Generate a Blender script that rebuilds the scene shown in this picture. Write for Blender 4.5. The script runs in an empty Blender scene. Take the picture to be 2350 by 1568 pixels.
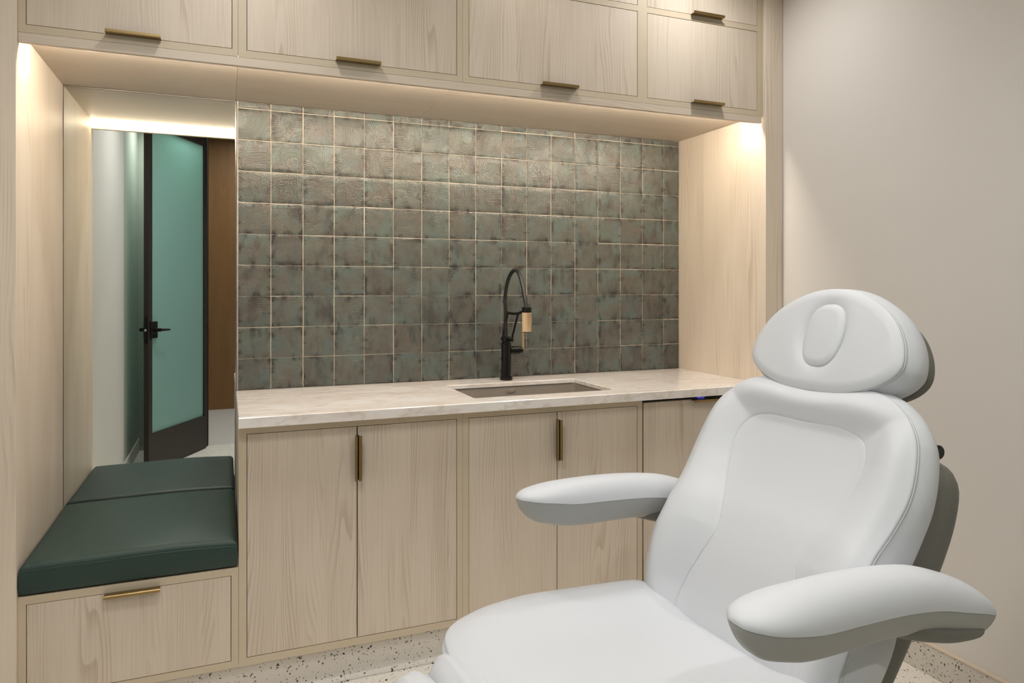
import bpy, bmesh, math, random
import numpy as np
from mathutils import Vector, Matrix
random.seed(7)
S = bpy.context.scene
COL = S.collection
FLOOR = -0.027
CEIL = 2.80
XW = 2.272          # right wall
XL = -0.72          # left wall
XP = 2.1748         # right niche panel inner face
XA = -0.6205        # left niche panel inner face
YF = -0.630         # cabinet fronts
YC = -3.56          # wall with the doorway
ZS = 2.118          # soffit
ZCT = 0.9199        # counter top

# ------------------------------------------------------------------ colours
def lin(c):
    c = c / 255.0
    return c / 12.92 if c <= 0.04045 else ((c + 0.055) / 1.055) ** 2.4
def rgb(r, g, b): return (lin(r), lin(g), lin(b), 1.0)

# ------------------------------------------------------------------ node helper
class NT:
    def __init__(s, name):
        s.m = bpy.data.materials.new(name); s.m.use_nodes = True
        s.t = s.m.node_tree; s.t.nodes.clear()
        s.out = s.t.nodes.new('ShaderNodeOutputMaterial')
        s.b = s.t.nodes.new('ShaderNodeBsdfPrincipled')
        s.t.links.new(s.b.outputs[0], s.out.inputs[0])
    def n(s, typ, **kw):
        nd = s.t.nodes.new(typ)
        for k, v in kw.items(): setattr(nd, k, v)
        return nd
    def put(s, sock, v):
        if isinstance(v, bpy.types.NodeSocket): s.t.links.new(v, sock)
        elif v is not None: sock.default_value = v
    def math(s, op, a, b=None, c=None, clamp=False):
        nd = s.n('ShaderNodeMath', operation=op); nd.use_clamp = clamp
        s.put(nd.inputs[0], a)
        if b is not None: s.put(nd.inputs[1], b)
        if c is not None: s.put(nd.inputs[2], c)
        return nd.outputs[0]
    def comb(s, x, y, z):
        nd = s.n('ShaderNodeCombineXYZ'); s.put(nd.inputs[0], x); s.put(nd.inputs[1], y); s.put(nd.inputs[2], z)
        return nd.outputs[0]
    def sep(s, v):
        nd = s.n('ShaderNodeSeparateXYZ'); s.put(nd.inputs[0], v); return nd.outputs
    def noise(s, vec, scale, detail=2, rough=0.5, w=None):
        nd = s.n('ShaderNodeTexNoise'); s.put(nd.inputs['Vector'], vec)
        nd.inputs['Scale'].default_value = scale; nd.inputs['Detail'].default_value = detail
        nd.inputs['Roughness'].default_value = rough
        return nd.outputs['Fac']
    def white(s, vec):
        nd = s.n('ShaderNodeTexWhiteNoise', noise_dimensions='3D'); s.put(nd.inputs['Vector'], vec)
        return nd.outputs
    def mix(s, f, a, b, typ='MIX'):
        nd = s.n('ShaderNodeMix', data_type='RGBA', blend_type=typ)
        s.put(nd.inputs[0], f); s.put(nd.inputs[6], a); s.put(nd.inputs[7], b); return nd.outputs[2]
    def mapr(s, v, a, b, c=0.0, d=1.0, smooth=False):
        nd = s.n('ShaderNodeMapRange'); nd.clamp = True
        if smooth: nd.interpolation_type = 'SMOOTHSTEP'
        s.put(nd.inputs[0], v)
        for i, x in enumerate((a, b, c, d)): nd.inputs[i + 1].default_value = x
        return nd.outputs[0]
    def bump(s, h, strength=0.5, dist=0.002):
        nd = s.n('ShaderNodeBump'); nd.inputs['Strength'].default_value = strength
        nd.inputs['Distance'].default_value = dist; s.put(nd.inputs['Height'], h)
        s.t.links.new(nd.outputs[0], s.b.inputs['Normal'])
    def base(s, col=None, rough=None, metal=None, spec=None, coat=None, coatr=None):
        I = s.b.inputs
        if col is not None: s.put(I['Base Color'], col)
        if rough is not None: s.put(I['Roughness'], rough)
        if metal is not None: s.put(I['Metallic'], metal)
        if spec is not None: s.put(I['Specular IOR Level'], spec)
        if coat is not None: s.put(I['Coat Weight'], coat)
        if coatr is not None: s.put(I['Coat Roughness'], coatr)
        return s.m
    def pos(s): return s.n('ShaderNodeNewGeometry').outputs['Position']
    def orand(s): return s.n('ShaderNodeObjectInfo').outputs['Random']

def simple(name, col, rough=0.5, metal=0.0, spec=0.5, coat=0.0, coatr=0.1, nscale=0, nstr=0.0, ndist=0.001):
    t = NT(name); m = t.base(col, rough, metal, spec, coat, coatr)
    if nscale: t.bump(t.noise(t.pos(), nscale, 3), nstr, ndist)
    return m

def wood(name, axis='z', light=(214, 201, 185), dark=(172, 153, 131), cross='x', strength=1.0, plank=0.142, rough=0.42):
    """pale grained laminate; grain runs along axis, cross = in-plane direction over the grain"""
    t = NT(name)
    P = t.sep(t.pos()); d = {'x': P[0], 'y': P[1], 'z': P[2]}
    R = t.orand()
    d['xy'] = t.math('ADD', P[0], P[1])
    u = t.math('ADD', d[cross], t.math('MULTIPLY', R, 3.7)); v = t.math('ADD', d[axis], t.math('MULTIPLY', R, 11.0))
    if plank:
        cell = t.math('FLOOR', t.math('DIVIDE', u, plank))
        wn = t.white(t.comb(cell, t.math('MULTIPLY', R, 40.0), 0.0))[0]
    else:
        cell = t.math('MULTIPLY', R, 1.0); wn = R
    off = t.math('MULTIPLY', wn, 17.0)
    v2 = t.math('ADD', v, off)
    # slow warp of the growth rings
    warp = t.noise(t.comb(t.math('MULTIPLY', u, 5.0), t.math('MULTIPLY', v2, 0.55), off), 1.0, 2)
    warp2 = t.noise(t.comb(t.math('MULTIPLY', u, 14.0), t.math('MULTIPLY', v2, 1.8), off), 1.0, 2)
    ph = t.math('ADD', t.math('MULTIPLY', u, 70.0), t.math('ADD', t.math('MULTIPLY', warp, 20.0), t.math('MULTIPLY', warp2, 2.2)))
    fr = t.math('FRACT', ph)
    line = t.math('MULTIPLY', t.mapr(fr, 0.35, 0.93, 0, 1, True), t.mapr(fr, 0.93, 1.0, 1, 0, True))
    vis = t.mapr(t.noise(t.comb(t.math('MULTIPLY', u, 8.0), t.math('MULTIPLY', v2, 1.1), 3.0), 1.0, 2), 0.46, 0.62, 0.05, 1.0)
    ring = t.math('MULTIPLY', line, vis)
    fib = t.noise(t.comb(t.math('MULTIPLY', u, 240.0), t.math('MULTIPLY', v2, 2.6), 1.0), 1.0, 3, 0.6)
    blot = t.noise(t.comb(t.math('MULTIPLY', u, 9.0), t.math('MULTIPLY', v2, 1.3), 9.0), 1.0, 2)
    f = t.math('ADD', t.math('MULTIPLY', ring, 0.46 * strength), t.math('MULTIPLY', t.math('SUBTRACT', fib, 0.5), 0.85 * strength))
    f = t.math('ADD', f, t.math('MULTIPLY', t.math('SUBTRACT', blot, 0.42), 0.55 * strength))
    f = t.math('ADD', f, t.math('MULTIPLY', t.math('SUBTRACT', wn, 0.4), 0.12 * strength), clamp=True)
    c = t.mix(f, rgb(*light), rgb(*dark))
    t.base(c, rough, 0, 0.35)
    return t.m

M = {}
M['wood'] = wood('pale_wood_vertical_grain', 'z')
M['wood_low'] = M['wood']
M['wood_x'] = wood('pale_wood_horizontal_grain', 'x', cross='z', plank=0, strength=.6)
M['wood_soffit'] = wood('pale_wood_soffit', 'x', cross='y', plank=0, strength=.6)
M['wood_side'] = wood('pale_wood_side_panel', 'z', cross='xy', light=(228, 215, 199), dark=(190, 171, 149), strength=.95, plank=0.2)
M['edge'] = wood('pale_edge_banding', 'z', light=(203, 189, 166), dark=(190, 174, 149), strength=.4, plank=0)
M['edge_x'] = wood('pale_edge_banding_horizontal', 'x', cross='z', light=(203, 189, 166), dark=(190, 174, 149), strength=.4, plank=0)
M['dark'] = simple('dark_gap', rgb(60, 48, 36), 0.9)
M['brass'] = simple('brushed_brass', rgb(158, 134, 92), 0.36, 1.0, nscale=900, nstr=.1)
M['black'] = simple('matt_black_metal', rgb(24, 22, 21), 0.36, 0.4)
M['hose'] = simple('black_rubber_hose', rgb(28, 26, 25), 0.5, 0.0)
M['sink'] = simple('taupe_composite', rgb(150, 141, 131), 0.42, 0, nscale=700, nstr=.2)
M['steel'] = simple('satin_steel', rgb(190, 190, 188), 0.25, 1.0)
M['grip'] = wood('striped_wood_grip', 'z', light=(216, 190, 152), dark=(136, 104, 72), strength=1.3, plank=0)
M['lever'] = simple('pale_brass_lever', rgb(196, 168, 130), 0.35, 0.5)
M['ceil'] = simple('ceiling_paint', rgb(232, 228, 220), 0.9)
M['white_plastic'] = simple('white_gloss_plastic', rgb(225, 225, 222), 0.3)
M['grey_shell'] = simple('grey_plastic_shell', rgb(118, 116, 108), 0.55)
M['bronze'] = simple('dark_bronze_frame', rgb(58, 50, 46), 0.45, 0.3)
M['chrome'] = simple('mirror_metal_trim', rgb(200, 198, 192), 0.2, 1.0)
M['walnut'] = wood('brown_corridor_panel', 'z', light=(140, 104, 66), dark=(98, 68, 40), cross='x', strength=.8, plank=.3)

def mat_wall(name, c1, c2):
    t = NT(name); n = t.noise(t.pos(), 1.3, 2)
    t.base(t.mix(n, rgb(*c1), rgb(*c2)), 0.75, 0, 0.25)
    return t.m
M['wall'] = mat_wall('warm_white_wall_paint', (229, 225, 221), (224, 220, 216))
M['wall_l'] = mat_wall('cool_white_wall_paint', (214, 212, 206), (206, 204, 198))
M['wall_g'] = mat_wall('pale_green_grey_wall_paint', (176, 182, 170), (168, 174, 162))

def mat_terrazzo(name, base, base2):
    t = NT(name); p = t.pos()
    def chips(scale, thr, seed, lo, hi):
        off = t.n('ShaderNodeVectorMath', operation='ADD'); t.put(off.inputs[0], p); off.inputs[1].default_value = (seed, seed * 1.7, seed * .3)
        v = t.n('ShaderNodeTexVoronoi', feature='F1'); v.inputs['Scale'].default_value = scale
        v.inputs['Randomness'].default_value = 1; v.distance = 'MANHATTAN'
        wob = t.n('ShaderNodeTexNoise'); wob.inputs['Scale'].default_value = scale * 1.1; wob.inputs['Detail'].default_value = 1
        t.put(wob.inputs['Vector'], off.outputs[0])
        mm = t.n('ShaderNodeVectorMath', operation='MULTIPLY_ADD'); t.put(mm.inputs[0], wob.outputs['Color'])
        mm.inputs[1].default_value = (1.7 / scale,) * 3; t.put(mm.inputs[2], off.outputs[0])
        t.put(v.inputs['Vector'], mm.outputs[0])
        cs = t.n('ShaderNodeSeparateColor'); t.put(cs.inputs[0], v.outputs['Color'])
        size = t.math('MULTIPLY', t.mapr(cs.outputs[0], thr, 1.0, 0.0, 1.0), hi)
        on = t.math('GREATER_THAN', cs.outputs[0], thr)
        inside = t.math('LESS_THAN', v.outputs['Distance'], t.math('ADD', size, lo))
        return t.math('MULTIPLY', on, inside)
    n = t.noise(p, 14, 3); n2 = t.noise(p, 260, 3)
    c = t.mix(t.math('MULTIPLY', t.math('ADD', n, n2), 0.5), rgb(*base), rgb(*base2))
    c = t.mix(t.math('MULTIPLY', chips(190, .72, 3.1, .1, .18), .35), c, rgb(150, 138, 122))
    c = t.mix(chips(95, .66, 0.0, .16, .42), c, rgb(66, 57, 50))
    c = t.mix(chips(150, .74, 7.7, .16, .34), c, rgb(84, 72, 60))
    t.base(c, 0.45, 0, 0.4); return t.m
M['terrazzo'] = mat_terrazzo('terrazzo_floor', (240, 235, 226), (230, 223, 212))
M['terrazzo_base'] = mat_terrazzo('terrazzo_skirting', (218, 213, 206), (206, 200, 191))
M['corridor'] = simple('grey_corridor_floor', rgb(204, 200, 194), 0.6, nscale=60, nstr=.1)

def mat_stone():
    t = NT('beige_quartzite'); p = t.pos(); P = t.sep(p)
    q = t.comb(t.math('MULTIPLY', P[0], 1.3), t.math('MULTIPLY', P[1], 3.2), t.math('MULTIPLY', P[2], 2.0))
    n1 = t.noise(q, 2.2, 5, .6); n2 = t.noise(q, 9.0, 5, .65)
    vein = t.mapr(t.math('ABSOLUTE', t.math('SUBTRACT', t.noise(q, 3.1, 4, .6), 0.5)), 0.0, 0.035, 1, 0, True)
    c = t.mix(t.mapr(n1, .38, .62), rgb(248, 244, 241), rgb(236, 227, 220))
    c = t.mix(t.math('MULTIPLY', t.mapr(n2, .5, .72), .5), c, rgb(214, 201, 189))
    c = t.mix(t.math('MULTIPLY', vein, .28), c, rgb(190, 174, 156))
    t.base(c, 0.16, 0, 0.5); return t.m
M['stone'] = mat_stone()

TZ0 = ZCT           # tile grid origin
TT = 0.130
def mat_tile():
    t = NT('glazed_combed_tile'); P = t.sep(t.pos())
    cx = t.math('FLOOR', t.math('DIVIDE', P[0], TT)); cz = t.math('FLOOR', t.math('DIVIDE', t.math('SUBTRACT', P[2], TZ0), TT))
    u0 = t.math('FRACT', t.math('DIVIDE', P[0], TT)); v0 = t.math('FRACT', t.math('DIVIDE', t.math('SUBTRACT', P[2], TZ0), TT))
    def rnd(seed):
        o = t.white(t.comb(cx, cz, seed)); cs = t.n('ShaderNodeSeparateColor'); t.put(cs.inputs[0], o[1])
        return cs.outputs
    ra, rb, rc_, rd = rnd(1.5), rnd(5.5), rnd(9.5), rnd(14.5)
    # hand wobble of the comb
    wob = t.noise(t.comb(P[0], t.math('MULTIPLY', cx, 3.3), P[2]), 34, 2)
    wob2 = t.noise(t.comb(P[2], t.math('MULTIPLY', cz, 5.3), P[0]), 34, 2)
    u0w = t.math('ADD', u0, t.math('MULTIPLY', t.math('SUBTRACT', wob, .5), .045))
    v0w = t.math('ADD', v0, t.math('MULTIPLY', t.math('SUBTRACT', wob2, .5), .045))
    def sel(c, a, b):   # c? b : a   (c is 0/1)
        return t.math('ADD', a, t.math('MULTIPLY', c, t.math('SUBTRACT', b, a)))
    def arches(r4, rc, rband, rw, lines):
        sw = t.math('GREATER_THAN', r4[0], .5); fl = t.math('GREATER_THAN', r4[1], .5)
        u = sel(sw, u0w, v0w); v = sel(sw, v0w, u0w); lines = t.math('ADD', 15.0, t.math('MULTIPLY', t.math('FLOOR', t.math('MULTIPLY', rband, 2.99)), 5.0))
        v = sel(fl, v, t.math('SUBTRACT', 1.0, v))
        c = t.math('MULTIPLY', t.math('FLOOR', t.math('MULTIPLY', rc, 4.0)), 1 / 3.0)
        vv = t.math('MAXIMUM', t.math('SUBTRACT', v, t.math('MULTIPLY', r4[2], .55)), 0.0)
        du = t.math('SUBTRACT', u, c)
        r = t.math('SQRT', t.math('ADD', t.math('MULTIPLY', du, du), t.math('MULTIPLY', vv, vv)))
        lo = t.math('MULTIPLY', rband, .38)
        band = t.math('MULTIPLY', t.math('GREATER_THAN', r, lo), t.math('LESS_THAN', r, t.math('ADD', lo, rw)))
        s = t.math('SINE', t.math('MULTIPLY', r, t.math('MULTIPLY', lines, 6.2832)))
        return band, s, r
    b1, s1, r1 = arches(ra, rb[0], rb[1], .42, 17)
    b2, s2, r2 = arches(rb, rc_[0], rc_[1], .30, 17)
    straight = t.math('SINE', t.math('MULTIPLY', sel(t.math('GREATER_THAN', rd[0], .5), u0w, v0w), 17 * 6.2832))
    uS = sel(t.math('GREATER_THAN', rd[0], .5), u0, v0)
    b3 = t.math('MULTIPLY', t.math('GREATER_THAN', uS, t.math('MULTIPLY', rd[1], .55)), t.math('LESS_THAN', uS, t.math('ADD', t.math('MULTIPLY', rd[1], .55), .36)))
    b3 = t.math('MULTIPLY', b3, t.math('GREATER_THAN', rd[2], .45))
    b2 = t.math('MULTIPLY', b2, t.math('GREATER_THAN', rc_[2], .3))
    n1 = t.math('MULTIPLY', t.math('SUBTRACT', 1.0, b1), 1.0)
    b2 = t.math('MULTIPLY', b2, n1)
    b3 = t.math('MULTIPLY', b3, t.math('MULTIPLY', n1, t.math('SUBTRACT', 1.0, b2)))
    wave = t.math('ADD', t.math('MULTIPLY', b1, s1), t.math('ADD', t.math('MULTIPLY', b2, s2), t.math('MULTIPLY', b3, straight)))
    groove = t.mapr(wave, 0.82, 0.99, 0, 1)
    ridge = t.math('MULTIPLY', t.mapr(wave, .1, .5, 0, 1), t.mapr(wave, .55, .82, 1, 0))
    cov = t.math('ADD', b1, t.math('ADD', b2, b3), clamp=True)
    # groove visibility varies
    fade = t.mapr(t.noise(t.pos(), 24, 3), .41, .58, .06, 1.0)
    fade2 = t.mapr(t.noise(t.comb(P[2], P[0], 3.0), 20, 3), .40, .60, .1, 1.0)
    g = t.math('MULTIPLY', groove, fade)
    # glaze
    tint = t.noise(t.comb(t.math('ADD', P[0], t.math('MULTIPLY', ra[0], 3)), cz, t.math('ADD', P[2], t.math('MULTIPLY', ra[1], 3))), 9, 3)
    col = t.mix(t.mapr(tint, .35, .62), rgb(93, 104, 99), rgb(91, 90, 85))
    col = t.mix(t.math('MULTIPLY', t.math('GREATER_THAN', ra[2], .72), .35), col, rgb(78, 74, 71))
    blue = t.mapr(t.noise(t.pos(), 13, 2), .52, .68)
    col = t.mix(t.math('MULTIPLY', blue, .45), col, rgb(86, 104, 106))
    col = t.mix(t.math('MULTIPLY', t.math('MULTIPLY', cov, t.mapr(rb[2], .3, .9)), .45), col, rgb(98, 92, 84))
    # dark smudges toward tile edges, streaky
    eu = t.math('MINIMUM', u0, t.math('SUBTRACT', 1.0, u0)); ev = t.math('MINIMUM', v0, t.math('SUBTRACT', 1.0, v0))
    e = t.math('MINIMUM', eu, ev)
    st = t.noise(t.comb(t.math('MULTIPLY', P[0], 26.0), 0.0, t.math('MULTIPLY', P[2], 11.0)), 1.0, 4, .6)
    st2 = t.noise(t.comb(t.math('MULTIPLY', P[0], 10.0), 4.0, t.math('MULTIPLY', P[2], 30.0)), 1.0, 4, .6)
    sm = t.math('MULTIPLY', t.mapr(e, 0.0, .20, 1, 0, True), t.mapr(t.math('MAXIMUM', st, st2), .52, .63, 0, 1, True))
    blotch = t.mapr(t.math('ADD', t.math('MULTIPLY', st, .6), t.math('MULTIPLY', t.noise(t.pos(), 7, 3), .5)), .54, .68, 0, .5, True)
    col = t.mix(blotch, col, rgb(52, 46, 45))
    col = t.mix(t.math('MULTIPLY', sm, .8), col, rgb(36, 28, 29))
    col = t.mix(t.math('MULTIPLY', g, .85), col, rgb(30, 27, 26))
    col = t.mix(t.math('MULTIPLY', t.math('MULTIPLY', ridge, fade2), .36), col, rgb(138, 134, 126))
    t.base(col, t.mapr(t.noise(t.pos(), 30, 2), .3, .7, .11, .25), 0, 0.5)
    fine = t.noise(t.pos(), 150, 3, .6)
    coarse = t.noise(t.pos(), 24, 2)
    h = t.math('ADD', t.math('MULTIPLY', fine, .75), t.math('ADD', t.math('MULTIPLY', coarse, 1.3), t.math('ADD', t.math('MULTIPLY', wave, -.06), t.math('MULTIPLY', groove, -.16))))
    t.bump(h, 0.9, 0.0022)
    return t.m
M['tile'] = mat_tile()
M['grout'] = simple('cream_grout', rgb(214, 202, 184), 0.85, nscale=600, nstr=.3)

def mat_vinyl(name, col, rough=.42, leather=0.05, spec=.4):
    t = NT(name); p = t.pos()
    t.base(col, rough, 0, spec)
    t.bump(t.noise(p, 30, 1), leather, 0.0012)
    return t.m
M['vinyl'] = mat_vinyl('white_upholstery_vinyl', rgb(215, 217, 221), .45, .03, .35)
M['vinyl_shaded'] = mat_vinyl('white_vinyl_shaded_grey', rgb(172, 172, 168), .45, .03, .35)  # greyer copy of the white vinyl: shade under the armrests put into the colour
def mat_green():
    t = NT('dark_green_vinyl'); p = t.pos()
    n = t.noise(p, 5, 3)
    t.base(t.mix(n, rgb(38, 58, 54), rgb(46, 66, 60)), .5, 0, .4)
    t.bump(t.math('ADD', t.math('MULTIPLY', t.noise(p, 500, 3), .2), t.noise(p, 9, 2)), .10, .004)
    return t.m
M['green'] = mat_green()
def mat_mirror():
    t = NT('mirror_glass'); t.base(rgb(236, 241, 238), 0.0, 1.0); return t.m
M['mirror'] = mat_mirror()
def mat_frost():
    t = NT('frosted_teal_glass')
    t.base(rgb(186, 226, 224), .35, 0, .5)
    tr = t.n('ShaderNodeBsdfTranslucent'); tr.inputs[0].default_value = rgb(196, 226, 220)
    mx = t.n('ShaderNodeMixShader'); mx.inputs[0].default_value = .55
    t.t.links.new(t.b.outputs[0], mx.inputs[1]); t.t.links.new(tr.outputs[0], mx.inputs[2]); t.t.links.new(mx.outputs[0], t.out.inputs[0])
    return t.m
M['frost'] = mat_frost()
def emis(name, col, st):
    t = NT(name); t.base(rgb(255, 255, 255), .5)
    t.b.inputs['Emission Color'].default_value = col; t.b.inputs['Emission Strength'].default_value = st
    return t.m
M['led'] = emis('warm_led_diffuser', (1.0, .88, .71, 1), 150.0)
M['blue'] = emis('blue_indicator', (.02, .03, .8, 1), .45)
M['lampface'] = emis('lamp_face', (1, .86, .68, 1), 6.0)

# ------------------------------------------------------------------ mesh helpers
def link(me, name, mats, parent=None):
    o = bpy.data.objects.new(name, me)
    for m in (mats if isinstance(mats, (list, tuple)) else [mats]): me.materials.append(m)
    COL.objects.link(o)
    if parent is not None: o.parent = parent
    return o
def BM(): return bmesh.new()
def bx(bm, x0, x1, y0, y1, z0, z1, bev=0.0, seg=2, mi=0):
    x0, x1 = sorted((x0, x1)); y0, y1 = sorted((y0, y1)); z0, z1 = sorted((z0, z1))
    vs = [bm.verts.new(p) for p in ((x0, y0, z0), (x1, y0, z0), (x1, y1, z0), (x0, y1, z0), (x0, y0, z1), (x1, y0, z1), (x1, y1, z1), (x0, y1, z1))]
    fs = [bm.faces.new([vs[i] for i in f]) for f in ((0, 3, 2, 1), (4, 5, 6, 7), (0, 1, 5, 4), (1, 2, 6, 5), (2, 3, 7, 6), (3, 0, 4, 7))]
    for f in fs: f.material_index = mi
    if bev > 0:
        es = list({e for f in fs for e in f.edges})
        bmesh.ops.bevel(bm, geom=es, offset=bev, segments=seg, affect='EDGES', profile=.6)
    return bm
def fin(bm, name, mats, parent=None, smooth=False, shift=None):
    if shift is not None:
        for v in bm.verts: v.co -= Vector(shift)
    me = bpy.data.meshes.new(name)
    bmesh.ops.recalc_face_normals(bm, faces=bm.faces[:])
    if smooth:
        for f in bm.faces: f.smooth = True
        for e in bm.edges:
            if len(e.link_faces) == 2 and e.calc_face_angle(0) > math.radians(40): e.smooth = False
    bm.to_mesh(me); bm.free()
    return link(me, name, mats, parent)
def cyl(bm, c, r, h, axis='z', n=40, r2=None, bev=0.0):
    r2 = r if r2 is None else r2
    rot = {'z': Matrix.Identity(3), 'x': Matrix.Rotation(math.pi / 2, 3, 'Y'), 'y': Matrix.Rotation(-math.pi / 2, 3, 'X')}[axis]
    prof = [(0, 0), (r - bev, 0), (r, bev), (r2, h - bev), (r2 - bev, h), (0, h)] if bev else [(0, 0), (r, 0), (r2, h), (0, h)]
    rings = []
    for (rr, z) in prof:
        if rr == 0: rings.append([bm.verts.new(rot @ Vector((0, 0, z)) + Vector(c))])
        else: rings.append([bm.verts.new(rot @ Vector((rr * math.cos(2 * math.pi * k / n), rr * math.sin(2 * math.pi * k / n), z)) + Vector(c)) for k in range(n)])
    for a, b in zip(rings, rings[1:]):
        for k in range(n):
            k2 = (k + 1) % n
            if len(a) == 1: bm.faces.new((a[0], b[k], b[k2]))
            elif len(b) == 1: bm.faces.new((a[k], b[0], a[k2]))
            else: bm.faces.new((a[k], b[k], b[k2], a[k2]))
    return bm
def tube(bm, pts, rad, n=16, cap=True):
    pts = [Vector(p) for p in pts]
    rr = rad if isinstance(rad, (list, tuple)) else [rad] * len(pts)
    T = []
    for i in range(len(pts)):
        T.append((pts[min(i + 1, len(pts) - 1)] - pts[max(i - 1, 0)]).normalized())
    nrm = T[0].orthogonal().normalized(); rings = []
    for i, p in enumerate(pts):
        nrm = (nrm - T[i] * nrm.dot(T[i])).normalized(); b = T[i].cross(nrm)
        rings.append([bm.verts.new(p + (nrm * math.cos(2 * math.pi * k / n) + b * math.sin(2 * math.pi * k / n)) * rr[i]) for k in range(n)])
    for a, b in zip(rings, rings[1:]):
        for k in range(n): bm.faces.new((a[k], a[(k + 1) % n], b[(k + 1) % n], b[k]))
    if cap:
        bm.faces.new(rings[0][::-1]); bm.faces.new(rings[-1])
    return bm
def cr(pts, m=10, closed=False):
    """Catmull-Rom through points of any dimension"""
    P = [np.array(p, float) for p in pts]; out = []
    n = len(P); rng = n if closed else n - 1
    for i in range(rng):
        if closed: p0, p1, p2, p3 = P[(i - 1) % n], P[i], P[(i + 1) % n], P[(i + 2) % n]
        else: p0, p1, p2, p3 = P[max(i - 1, 0)], P[i], P[i + 1], P[min(i + 2, n - 1)]
        for k in range(m):
            t = k / m
            out.append(0.5 * ((2 * p1) + (-p0 + p2) * t + (2 * p0 - 5 * p1 + 4 * p2 - p3) * t * t + (-p0 + 3 * p1 - 3 * p2 + p3) * t ** 3))
    if not closed: out.append(P[-1])
    return out
def empty(name, loc, label, cat, group=None, rz=0.0):
    o = bpy.data.objects.new(name, None); COL.objects.link(o)
    o.empty_display_size = .1; o.location = loc; o.rotation_euler = (0, 0, rz)
    o['label'] = label; o['category'] = cat
    if group: o['group'] = group
    return o
def tag(o, label, cat, group=None):
    o['label'] = label; o['category'] = cat
    if group: o['group'] = group
    return o
def struct(bm, name, mats, parent=None, **k):
    o = fin(bm, name, mats, parent, **k)
    if parent is None: o['kind'] = 'structure'
    return o

# ------------------------------------------------------------------ room shell
b = BM(); bx(b, XL - .1, XW + .1, YC, .12, FLOOR - .1, FLOOR); struct(b, 'floor', M['terrazzo'])
b = BM(); bx(b, -1.6, 2.0, -5.6, YC, FLOOR - .1, FLOOR); struct(b, 'floor_corridor', M['corridor'])
b = BM(); bx(b, XL - .1, XW + .1, YC - .12, .12, CEIL, CEIL + .1); struct(b, 'ceiling', M['ceil'])
b = BM(); bx(b, -1.6, 2.0, -5.6, YC - .12, 3.3, 3.4); struct(b, 'ceiling_corridor', M['ceil'])
b = BM(); bx(b, XW, XW + .1, YC, .12, FLOOR, CEIL); struct(b, 'wall_right', M['wall'])
b = BM(); bx(b, XL - .1, XL, -2.56, .12, FLOOR, CEIL); struct(b, 'wall_left', M['wall_l'])
b = BM(); bx(b, XL - .1, XL - .012, YC, -2.56, FLOOR, CEIL); struct(b, 'wall_left_recess', M['wall_g'])
b = BM(); bx(b, XL, XW, .012, .12, FLOOR, CEIL); struct(b, 'wall_back', M['wall'])
# wall behind the camera with the doorway
b = BM(); bx(b, XL - .1, -.19, YC - .12, YC, FLOOR, CEIL); bx(b, .71, XW + .1, YC - .12, YC, FLOOR, CEIL); bx(b, -.19, .71, YC - .12, YC, 2.72, CEIL); bx(b, -1.7, 2.1, YC - .12, YC - .01, CEIL, 3.4)
struct(b, 'wall_front', M['wall_g'])
b = BM(); bx(b, -1.6, 2.0, -5.6, -5.5, FLOOR, 3.3); struct(b, 'wall_corridor', M['walnut'])
b = BM(); bx(b, -1.7, -1.6, -5.6, YC, FLOOR, 3.3); bx(b, 2.0, 2.1, -5.6, YC, FLOOR, 3.3); struct(b, 'wall_corridor_end', M['wall'])
# terrazzo skirtings: a thin sloped cap on a tile band
def skirting(name, pts, mats):
    b = BM()
    for (x0, x1, y0, y1) in pts: bx(b, x0, x1, y0, y1, FLOOR, .078, .003)
    o = struct(b, name, mats); return o
skirting('baseboard_right', [(XW - .011, XW + .004, YC, -.649)], M['terrazzo_base'])
b = BM(); bx(b, XW - .014, XW + .004, YC, -.65, .078, .0855, .002); struct(b, 'trim_1', simple('beige_skirting_profile', rgb(220, 204, 184), .4))
skirting('baseboard_left', [(XL - .004, XL + .011, -2.56, -.66), (XL - .03, XL, YC, -2.56)], M['terrazzo_base'])
# cabinet skirting with a small cove
b = BM(); prof = [(-.612, .098), (-.612, .005)]
for k in range(6):
    a = k / 5 * math.pi / 2; prof.append((-.612 - .022 * (1 - math.cos(a)), .000 - .022 * math.sin(a) + .0))
prof += [(-.634, FLOOR - .001), (-.58, FLOOR - .001), (-.58, .098)]
ra = [b.verts.new((XA - .1, y, z)) for y, z in prof]; rb_ = [b.verts.new((XP + .09, y, z)) for y, z in prof]
for k in range(len(prof)):
    k2 = (k + 1) % len(prof); b.faces.new((ra[k], ra[k2], rb_[k2], rb_[k]))
b.faces.new(ra); b.faces.new(rb_[::-1])
struct(b, 'baseboard_back', M['terrazzo_base'])

# ------------------------------------------------------------------ tall side panels
b = BM(); bx(b, XL + .002, XA, -.649, .010, FLOOR, CEIL - .002, .0008)
t = fin(b, 'side_panel', M['wood_side']); tag(t, 'tall pale wood side panel closing the left end of the niche beside the bench', 'panel')
b = BM(); bx(b, XP, XW - .002, -.649, .010, FLOOR, CEIL - .002, .0008)
t = fin(b, 'side_panel', M['wood_side']); tag(t, 'tall pale wood side panel closing the right end of the niche against the wall', 'panel')

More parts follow.
